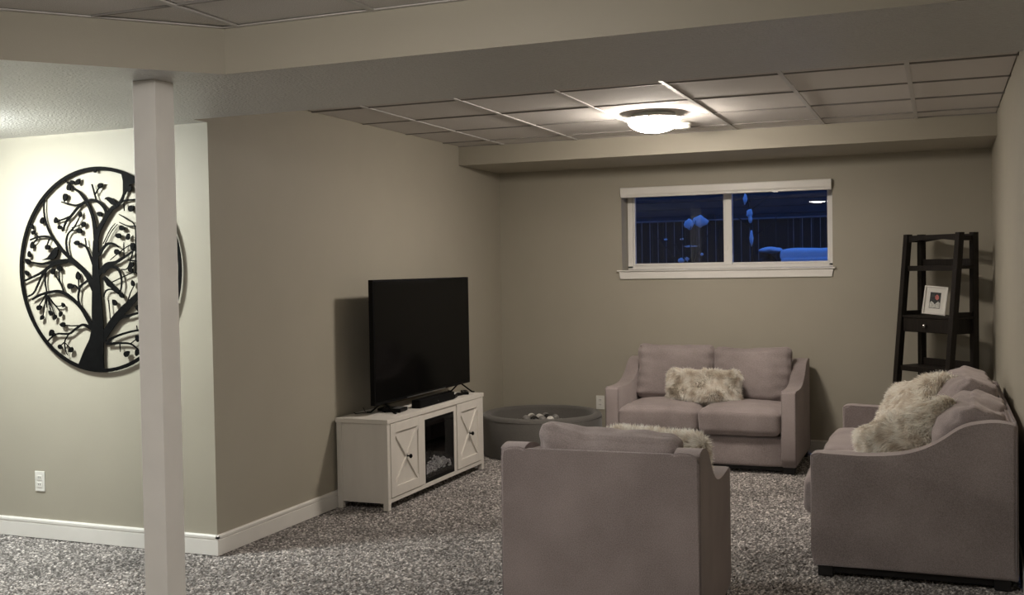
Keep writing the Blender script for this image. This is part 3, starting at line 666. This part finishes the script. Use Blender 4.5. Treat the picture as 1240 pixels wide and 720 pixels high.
def xdoor(ya, yb, knob_y):
    za, zb = 0.076, 0.540
    d = box('door', (xf-0.018, xf-0.006, ya, yb, za, zb), M_white, t)
    fw = 0.062
    for (a, b_, c, e) in ((ya, ya+fw, za, zb), (yb-fw, yb, za, zb), (ya+fw, yb-fw, za, za+fw), (ya+fw, yb-fw, zb-fw, zb)):
        box('door_frame', (xf-0.008, xf+0.004, a, b_, c, e), M_white, d, bev=0.0015)
    A, B_ = (ya+fw, za+fw), (yb-fw, zb-fw)
    wv = 0.011
    for (p, q) in (((A[0], A[1]), (B_[0], B_[1])), ((A[0], B_[1]), (B_[0], A[1]))):
        dv = Vector((q[0]-p[0], q[1]-p[1])).normalized(); s = Vector((-dv.y, dv.x))*wv
        prism('cross_brace', [(p[0]+s.x, p[1]+s.y), (q[0]+s.x, q[1]+s.y), (q[0]-s.x, q[1]-s.y), (p[0]-s.x, p[1]-s.y)], 'x', xf-0.007, xf+0.0025, M_white, d, bev=0.001)
    zk = (za+zb)/2; yk = (ya+yb)/2
    k = lathe('knob', [(0, 0), (0.005, 0), (0.005, 0.016), (0.013, 0.020), (0.014, 0.028), (0.008, 0.034), (0, 0.034)], M_iron, d, n=16, c=(xf+0.002, yk, zk-0.003), axis='x')
    k['label'] = 'round black knob'
xdoor(-2.798, -2.356, 0); xdoor(-1.808, -1.378, 0)
fp = box('fireplace_insert', (0.20, 0.208, -2.310, -1.854, 0.074, 0.498), M_dark, t); fp['label'] = 'black electric fireplace with a bed of clear crystals'
for b_ in ((0.20, xf-0.004, -2.310, -2.296, 0.074, 0.498), (0.20, xf-0.004, -1.868, -1.854, 0.074, 0.498), (0.20, xf-0.004, -2.296, -1.868, 0.074, 0.125), (0.20, xf-0.004, -2.296, -1.868, 0.45, 0.498)):
    box('firebox_frame', b_, M_black, fp, bev=0.001)
def crystals():
    rnd = random.Random(5); bm = bmesh.new()
    for i in range(420):
        y = rnd.uniform(-2.285, -1.88); x = rnd.uniform(0.29, 0.375)
        hh = 0.03+0.05*math.exp(-((y+2.02)/0.12)**2)+0.02*math.exp(-((y+1.93)/0.05)**2)
        z = 0.128+rnd.random()*hh*(1-(x-0.29)*4); s = rnd.uniform(0.006, 0.012)
        bmesh.ops.create_icosphere(bm, subdivisions=1, radius=s, matrix=Matrix.Translation((x, y, z)) @ Matrix.Rotation(rnd.random()*6, 4, 'Y') @ Matrix.Diagonal((1, rnd.uniform(.6, 1.3), rnd.uniform(.5, 1), 1)))
    o = from_bm('crystals', bm, node_mat('crystal_chips', (0.85, 0.85, 0.86), 0.15, noise_scale=60, amt=0.6), fp); o['kind'] = 'stuff'
crystals()
gl = bpy.data.materials.new('tinted_pane'); gl.use_nodes = True; b = gl.node_tree.nodes['Principled BSDF']
b.inputs['Base Color'].default_value = (0.95, 0.95, 0.97, 1); b.inputs['Transmission Weight'].default_value = 1; b.inputs['Roughness'].default_value = 0.02; b.inputs['IOR'].default_value = 1.2
box('glass_pane', (xf-0.0035, xf-0.0015, -2.300, -1.864, 0.10, 0.485), gl, fp)

# ---- television
t = thing('television', 'large flat black television standing on the white stand', 'television', (0.215, -1.955, ZT))
box('bezel', (-0.022, 0.012, -0.745, 0.745, 0.062, 0.868), M_black, t, bev=0.004)
box('rear_housing', (-0.05, -0.02, -0.5, 0.5, 0.10, 0.60), M_black, t, bev=0.01)
s = box('screen', (0.011, 0.0135, -0.733, 0.733, 0.082, 0.857), M_screen, t); s['label'] = 'glossy dark screen, switched off'
s = box('trim_strip', (0.010, 0.0145, -0.30, 0.30, 0.0645, 0.0695), M_silver, t)
for sy in (-1, 1):
    bm = bmesh.new()
    add_tube(bm, [(-0.01, sy*0.60, 0.075), (0.08, sy*0.62, 0.006), (0.10, sy*0.625, 0.004)], 0.006, 6); add_tube(bm, [(-0.01, sy*0.60, 0.075), (-0.09, sy*0.62, 0.006), (-0.12, sy*0.625, 0.004)], 0.006, 6)
    from_bm('foot', bm, M_black, t, True)
# ---- devices on the stand
t = thing('soundbar', 'black soundbar standing below the television screen', 'speaker', (0.315, -2.03, ZT))
box('body', (-0.035, 0.033, -0.27, 0.27, 0.0, 0.056), M_black, t, bev=0.006)
box('grille', (0.033, 0.035, -0.262, 0.262, 0.005, 0.051), M_dark, t); box('indicator', (0.035, 0.0358, 0.0, 0.006, 0.02, 0.024), M_silver, t)
t = thing('media_box', 'small black media box on the near end of the tv stand', 'media player', (0.245, -2.47, ZT), 0.12)
box('case', (-0.065, 0.065, -0.065, 0.065, 0.004, 0.026), M_black, t, bev=0.003)
l = box('lid_plate', (0.005, 0.05, -0.05, 0.05, 0.0255, 0.028), M_silver, t); l['label'] = 'pale reflective lid plate'
for a, b_ in ((-0.05, -0.05), (0.05, -0.05), (-0.05, 0.05), (0.05, 0.05)): box('rubber_foot', (a-0.006, a+0.006, b_-0.006, b_+0.006, 0, 0.005), M_dark, t)
def remote(label, loc, rz_, L=0.16, W=0.042):
    t = thing('remote_control', label, 'remote', loc, rz_)
    box('shell', (-W/2, W/2, -L/2, L/2, 0, 0.018), M_black, t, bev=0.005)
    for i in range(5):
        box('button', (-0.012+0.012*(i % 2)*2-0.004, -0.012+0.012*(i % 2)*2+0.004, -0.05+0.022*i, -0.042+0.022*i, 0.0178, 0.0195), M_silver, t)
remote('slim black remote lying beside the media box near the tv foot', (0.125, -2.40, ZT), 0.2)
remote('black remote lying just right of the soundbar', (0.27, -1.60, ZT), -0.15, 0.18, 0.05)
remote('black remote at the far corner of the tv stand', (0.275, -1.42, ZT), 0.5, 0.17, 0.05)
t = thing('game_controller', 'small black and white game controller between soundbar and remote', 'controller', (0.315, -1.715, ZT), 0.2)
soft_box('shell', (0, 0, 0.018), (0.055, 0.11, 0.034), 0.014, M_black, t, n=10)
b_ = box('front_plate', (-0.015, 0.02, -0.035, 0.035, 0.033, 0.037), M_plastic, t, bev=0.001); b_['label'] = 'white face plate'
def cable(pts, label): tag(tube('cable', pts, 0.003, M_black), label, 'cable')
cable([(0.06, -2.56, ZT+0.03), (0.10, -2.60, ZT+0.006), (0.06, -2.66, ZT+0.005), (0.026, -2.62, ZT+0.005), (0.009, -2.60, ZT-0.002), (0.008, -2.60, 0.35)], 'black cable hanging behind the near end of the tv')

# ============================================================ BALL PIT
t = thing('ball_pit', 'round dark grey foam ball pit in the far left corner', 'ball pit', (0.552, -0.515, 0))
Ro, Ri, Hp = 0.488, 0.418, 0.328
prof = [(Ro-0.004, 0.0), (Ro, 0.015), (Ro, Hp-0.025), (Ro-0.01, Hp-0.007), (Ro-0.03, Hp), (Ri+0.03, Hp), (Ri+0.01, Hp-0.007), (Ri, Hp-0.025), (Ri, 0.03), (0.0, 0.03), (0.0, 0.0)]
lathe('foam_wall', prof, M_foam, t, n=72)
bm = bmesh.new()
pts = [((Ro+0.001)*math.cos(2*PI*k/60), (Ro+0.001)*math.sin(2*PI*k/60), Hp-0.030) for k in range(61)]
add_tube(bm, pts, 0.002, 5); from_bm('seam', bm, M_seam, t, True)
aa = -1.36
zip_pts = [((Ro+0.001)*math.cos(aa+0.0+0.16*q/8), (Ro+0.001)*math.sin(aa+0.16*q/8), 0.03+0.10*(1-q/8)**2) for q in range(9)]
tube('seam', zip_pts, 0.0022, M_seam, t)
M_balls = {'white': node_mat('ball_white', (0.72, 0.70, 0.66), 0.35, noise_scale=8, amt=0.02), 'grey': node_mat('ball_grey', (0.22, 0.21, 0.20), 0.4, noise_scale=8, amt=0.02), 'black': node_mat('ball_black', (0.015, 0.015, 0.015), 0.35, noise_scale=8, amt=0.02)}
ball_me = {}
for k, m in M_balls.items():
    b = bmesh.new(); bmesh.ops.create_icosphere(b, subdivisions=3, radius=0.034); me = bpy.data.meshes.new('ball'); b.to_mesh(me); b.free()
    me.materials.append(m); me.polygons.foreach_set('use_smooth', [True]*len(me.polygons)); ball_me[k] = me
# hidden fill: balls heaped towards the front of the pit
rb = random.Random(12); bm = bmesh.new(); tops = {}
for lay in range(5):
    z = 0.064+lay*0.052
    rr = [0.38, 0.38, 0.36, 0.30, 0.12][lay]; cyy = [0, 0, -0.02, -0.08, -0.03][lay]
    for i in range(-7, 8):
        for j in range(-7, 8):
            x = i*0.069+(0.0345 if (j+lay) % 2 else 0); y = cyy+j*0.060+(0.02 if lay % 2 else 0)
            if math.hypot(x, y) > 0.378 or math.hypot(x, y-cyy) > rr: continue
            if lay == 4: tops[(i, j)] = (x, y, z); continue
            bmesh.ops.create_icosphere(bm, subdivisions=2, radius=0.034, matrix=Matrix.Translation((x, y, z)))
o = from_bm('ball_fill', bm, M_balls['grey'], None, True); o.location = (0.552, -0.515, 0)
tag(o, 'layer of grey plastic balls filling the foam pit', 'balls', kind='stuff')
top_balls = []
for n_, ((i, j), p) in enumerate(sorted(tops.items())):
    top_balls.append((p, ['grey', 'white', 'black'][n_ % 3]))
words = ['first', 'second', 'third', 'fourth', 'fifth', 'sixth', 'seventh', 'eighth', 'ninth']
count = {}
for p, c in sorted(top_balls, key=lambda q: q[0][0]):
    o = bpy.data.objects.new('ball', ball_me[c]); C.objects.link(o); o.location = (0.552+p[0], -0.515+p[1], p[2]+rb.uniform(0, 0.004))
    k = count.get(c, 0); count[c] = k+1
    tag(o, '%s plastic ball in the foam pit, %s %s one from the left' % (c, words[min(k, 8)], c), 'ball', 'loose balls in the foam pit')

# ============================================================ LADDER SHELF
# local frame: x along the shelf front, y towards the corner, turned 45 degrees
ang = math.radians(-45)
t = thing('ladder_shelf', 'dark brown ladder shelf with one drawer in the back right corner', 'shelf', (3.625, -0.31, 0), ang)
LWd = 0.535; hx = LWd/2; lt = 0.040
def beam_leg(x, yb_, yt, zt, w=lt, dpt=0.05, xb=None):
    xb = x if xb is None else xb
    bm = bmesh.new()
    vs = []
    for (xx, yy, zz) in ((xb, yb_, 0), (x, yt, zt)):
        vs.append([bm.verts.new((xx+dx*w/2, yy+dy*dpt/2, zz)) for dx, dy in ((-1, -1), (1, -1), (1, 1), (-1, 1))])
    bm.faces.new(vs[0][::-1]); bm.faces.new(vs[1])
    for i in range(4): bm.faces.new((vs[0][i], vs[0][(i+1) % 4], vs[1][(i+1) % 4], vs[1][i]))
    bmesh.ops.bevel(bm, geom=bm.edges[:], offset=0.002, segments=1, affect='EDGES')
    return from_bm('leg', bm, M_wood, t)
YBk = 0.0
def yfront(z): return YBk - 0.13 - (1.70-z)*0.105
for sx in (-1, 1):
    beam_leg(sx*(hx-lt/2), YBk, YBk, 1.700); beam_leg(sx*(hx-lt/2), yfront(0), yfront(1.7), 1.700)
for z in (1.66, 1.12, 0.72, 0.33):
    for sx in (-1, 1):
        yy = yfront(z)
        box('side_rail', (sx*(hx-lt/2)-0.009, sx*(hx-lt/2)+0.009, yy, YBk, z-0.018, z+0.018), M_wood, t, bev=0.002)
# top arched rails
for (yy) in (YBk, yfront(1.67)):
    pts = [(-hx+lt, 1.690), (hx-lt, 1.690)] + [((hx-lt)*(1-2*q/10), 1.642+0.018*math.sin(PI*q/10)) for q in range(11)]
    prism('top_rail', pts, 'y', yy-0.010, yy+0.010, M_wood, t, bev=0.001)
def shelf(z, th=0.022, lip=True):
    yf = yfront(z)-0.01
    s = box('shelf_board', (-hx+0.002, hx-0.002, yf+0.03, YBk+0.012, z-th, z), M_wood, t, bev=0.002)
    box('front_lip', (-hx+lt, hx-lt, yf+0.012, yf+0.03, z-th-0.012, z+0.004), M_wood, s, bev=0.002)
    box('back_lip', (-hx+lt, hx-lt, YBk-0.008, YBk+0.008, z, z+0.05), M_wood, s, bev=0.002)
shelf(1.465); shelf(0.735); shelf(0.34)
yf = yfront(1.05)
box('shelf_board', (-hx+0.002, hx-0.002, yf-0.01, YBk+0.012, 1.090, 1.108), M_wood, t, bev=0.002)
box('drawer_case', (-hx+lt*0.6, hx-lt*0.6, yf+0.02, YBk, 0.985, 1.090), M_wood, t)
dr = box('drawer', (-hx+lt+0.003, hx-lt-0.003, yf-0.004, yf+0.03, 0.990, 1.088), M_wood, t, bev=0.002)
k = lathe('knob', [(0, 0), (0.006, 0), (0.006, -0.014), (0.013, -0.018), (0.014, -0.026), (0.0, -0.031)], M_chrome, dr, n=16, c=(0, yf-0.004, 1.038), axis='y'); k['label'] = 'small shiny silver knob'

# photo frame on the drawer top
t = thing('photo_frame', 'small white photo frame standing on the ladder shelf drawer', 'picture frame', (3.532, -0.455, 1.108), math.radians(-6))
tl = Matrix.Rotation(math.radians(-9), 3, 'X') @ Matrix.Rotation(math.radians(6), 3, 'Y')
def tb(name, b_, mat, bev=0, parent=None):
    o = box(name, b_, mat, parent or t, bev)
    for v in o.data.vertices: v.co = tl @ v.co + Vector((0, 0, 0.009))
    return o
fw, fh = 0.158, 0.205
for b_ in ((-fw/2, -fw/2+0.011, 0, fh), (fw/2-0.011, fw/2, 0, fh), (-fw/2+0.011, fw/2-0.011, 0, 0.011), (-fw/2+0.011, fw/2-0.011, fh-0.011, fh)):
    tb('frame_side', (b_[0], b_[1], -0.016, 0.0, b_[2], b_[3]), M_silver if False else M_plastic, 0.002)
tb('mat_board', (-fw/2+0.01, fw/2-0.01, -0.008, -0.002, 0.01, fh-0.01), M_plastic)
ph = tb('photo', (-0.036, 0.036, -0.0095, -0.0085, 0.045, 0.160), node_mat('photo_dark', (0.02, 0.022, 0.02), 0.3, noise_scale=40, amt=0.7))
ph['label'] = 'small dark print with pink and white blooms'
def tprism(name, pts, mat, parent):
    o = prism(name, pts, 'y', -0.0102, -0.0096, mat, parent)
    for v in o.data.vertices: v.co = tl @ v.co + Vector((0, 0, 0.009))
M_pink = node_mat('print_pink', (0.55, 0.16, 0.14), 0.4, noise_scale=90, amt=0.4); M_pale = node_mat('print_pale', (0.6, 0.6, 0.56), 0.4, noise_scale=120, amt=0.35)
tprism('printed_bloom', [(0.002, 0.112), (0.014, 0.104), (0.024, 0.116), (0.022, 0.136), (0.008, 0.146), (-0.004, 0.130)], M_pink, ph)
tprism('printed_bloom', [(-0.034, 0.048), (0.034, 0.048), (0.034, 0.085), (0.022, 0.098), (0.010, 0.084), (0.0, 0.074), (-0.012, 0.088), (-0.024, 0.096), (-0.034, 0.084)], M_pale, ph)
st_ = tb('easel_back', (-0.025, 0.025, 0.0, 0.004, 0.01, 0.13), M_black)

# ============================================================ OUTSIDE THE WINDOW
M_ground = node_mat('night_soil', (0.05, 0.05, 0.05), 0.9, noise_scale=6, amt=0.4)
M_snow = node_mat('snow', (0.85, 0.87, 0.9), 0.7, noise_scale=9, amt=0.03, bump=0.3, bump_scale=30)
M_fence = node_mat('weathered_fence', (0.012, 0.012, 0.012), 0.85, noise_scale=14, amt=0.4, stretch=(8, 8, 1))
M_siding = node_mat('dark_siding', (0.035, 0.035, 0.038), 0.8, noise_scale=5, amt=0.2)
struct('ground', (-6, 8, 0.30, 14, 1.18, 1.30), M_ground)
t = thing('board_fence', 'dark board fence behind the window with thin gaps of dusk light', 'fence', (0, 6.0, 1.30))
rf = random.Random(3); x = -2.2
while x < 4.2:
    wdt = 0.145
    g = rf.choice((0.004, 0.010, 0.014, 0.016))
    box('fence_board', (x, x+wdt, 0, 0.02, -0.02, 0.80), M_fence, t); x += wdt+g
box('fence_rail', (-2.2, 4.2, 0.02, 0.06, 0.10, 0.19), M_fence, t)
M_picket = node_mat('pale_metal', (0.17, 0.17, 0.18), 0.6, noise_scale=9, amt=0.3)
box('cap_rail', (-2.2, 4.2, -0.05, 0.05, 0.812, 0.828), M_picket, t)
x = -1.0
while x < 3.0:
    if not (1.35 < x < 1.75): box('picket', (x, x+0.008, -0.05, -0.04, 0.0, 0.82), M_picket, t)
    x += 0.115
for x in (-1.5, 0.6, 2.7): box('fence_post', (x, x+0.1, 0.02, 0.12, -0.02, 0.9), M_fence, t)
t = thing('neighbour_shed', 'dark lap-sided outbuilding looming behind the board fence', 'building', (0, 9.0, 1.30))
box('wall', (-3.5, 5.5, 0.02, 2.2, -0.02, 2.8), M_siding, t)
for i in range(16):
    b_ = box('siding_board', (-3.5, 5.5, -0.012, 0.02, 0.9+i*0.12, 1.012+i*0.12), M_siding, t)
def blob(name, c, s, seed, mat, parent=None, sub=3, amp=0.25):
    bm = bmesh.new(); bmesh.ops.create_icosphere(bm, subdivisions=sub, radius=1)
    for v in bm.verts:
        n_ = 1+amp*noise.noise(v.co*1.7+Vector((seed, 0, 0)))
        v.co = Vector((c[0]+v.co.x*s[0]*n_, c[1]+v.co.y*s[1]*n_, c[2]+v.co.z*s[2]*n_))
    return from_bm(name, bm, mat, parent, True)
t = thing('planter_box', 'raised planter outside the window topped with bluish snow', 'planter', (2.40, 3.4, 1.30))
box('box_side', (-0.43, 0.40, -0.25, 0.25, -0.01, 0.24), M_fence, t, bev=0.01)
sn = soft_box('snow_cap', (-0.02, 0, 0.30), (0.84, 0.52, 0.13), 0.05, M_snow, t, n=12, wr=0.02, wf=3, seed=3); sn['label'] = 'smooth bluish snow cap'
sf = box('snow_face', (-0.42, 0.38, -0.275, -0.25, 0.05, 0.26), M_snow, t, bev=0.01)
o = blob('snow_clump', (1.83, 3.4, 1.655), (0.12, 0.15, 0.035), 4, M_snow); tag(o, 'small pointed snow clump left of the snowy planter', 'snow')
o = blob('garden_rock', (1.80, 3.42, 1.43), (0.12, 0.13, 0.17), 7, M_fence); tag(o, 'dark rock beneath the pointed snow clump outside', 'rock')
# bare sapling with frozen snow clumps
t = thing('bare_sapling', 'thin bare tree outside the right pane carrying bluish snow', 'tree', (1.66, 3.2, 1.29))
tube('trunk', [(0, 0, 0), (0.01, 0, 0.4), (-0.02, 0, 0.75), (-0.05, 0, 1.1), (-0.06, 0, 1.4)], [0.02, 0.017, 0.013, 0.01, 0.006], M_fence, t)
for k, (a, z0, L) in enumerate(((0.3, 0.5, 0.35), (2.6, 0.62, 0.4), (-0.4, 0.8, 0.3), (2.2, 0.9, 0.35))):
    tube('branch', [(-0.01, 0, z0), (L*0.5*math.cos(a), 0.05, z0+0.12), (L*math.cos(a), 0.08, z0+0.3)], [0.008, 0.006, 0.003], M_fence, t)
for (x, z, sx, sz_) in ((-0.062, 0.93, 0.02, 0.06), (-0.018, 0.77, 0.035, 0.045), (-0.01, 0.71, 0.02, 0.05), (0.0, 0.50, 0.018, 0.085)):
    blob('snow_clump', (x, -0.02, z), (sx, 0.03, sz_), x*50+z*9, M_snow, t, 2, 0.5)
t = thing('snowy_shrub', 'dark shrub outside the left pane dotted with bluish snow', 'shrub', (1.02, 3.0, 1.29))
rs_ = random.Random(9)
for k in range(14):
    a = rs_.uniform(0, 2*PI); L = rs_.uniform(0.2, 0.42); h = rs_.uniform(0.3, 0.75)
    tube('branch', [(0, 0, 0), (L*0.5*math.cos(a), L*0.3*math.sin(a), h*0.6), (L*math.cos(a), L*0.5*math.sin(a), h)], [0.012, 0.007, 0.003], M_fence, t, n=5)
for (px, pz, sx, sz_) in ((0.0, 0.66, 0.045, 0.055), (0.13, 0.69, 0.075, 0.06), (-0.09, 0.27, 0.035, 0.028), (-0.03, 0.28, 0.028, 0.030), (0.14, 0.33, 0.014, 0.018), (-0.05, 0.17, 0.016, 0.018), (-0.08, 0.50, 0.02, 0.012), (-0.26, 0.50, 0.02, 0.012), (0.02, 0.42, 0.07, 0.010)):
    blob('snow_clump', (px, -0.05, pz), (sx, 0.03, sz_), px*40+pz*11, M_snow, t, 2, 0.6)
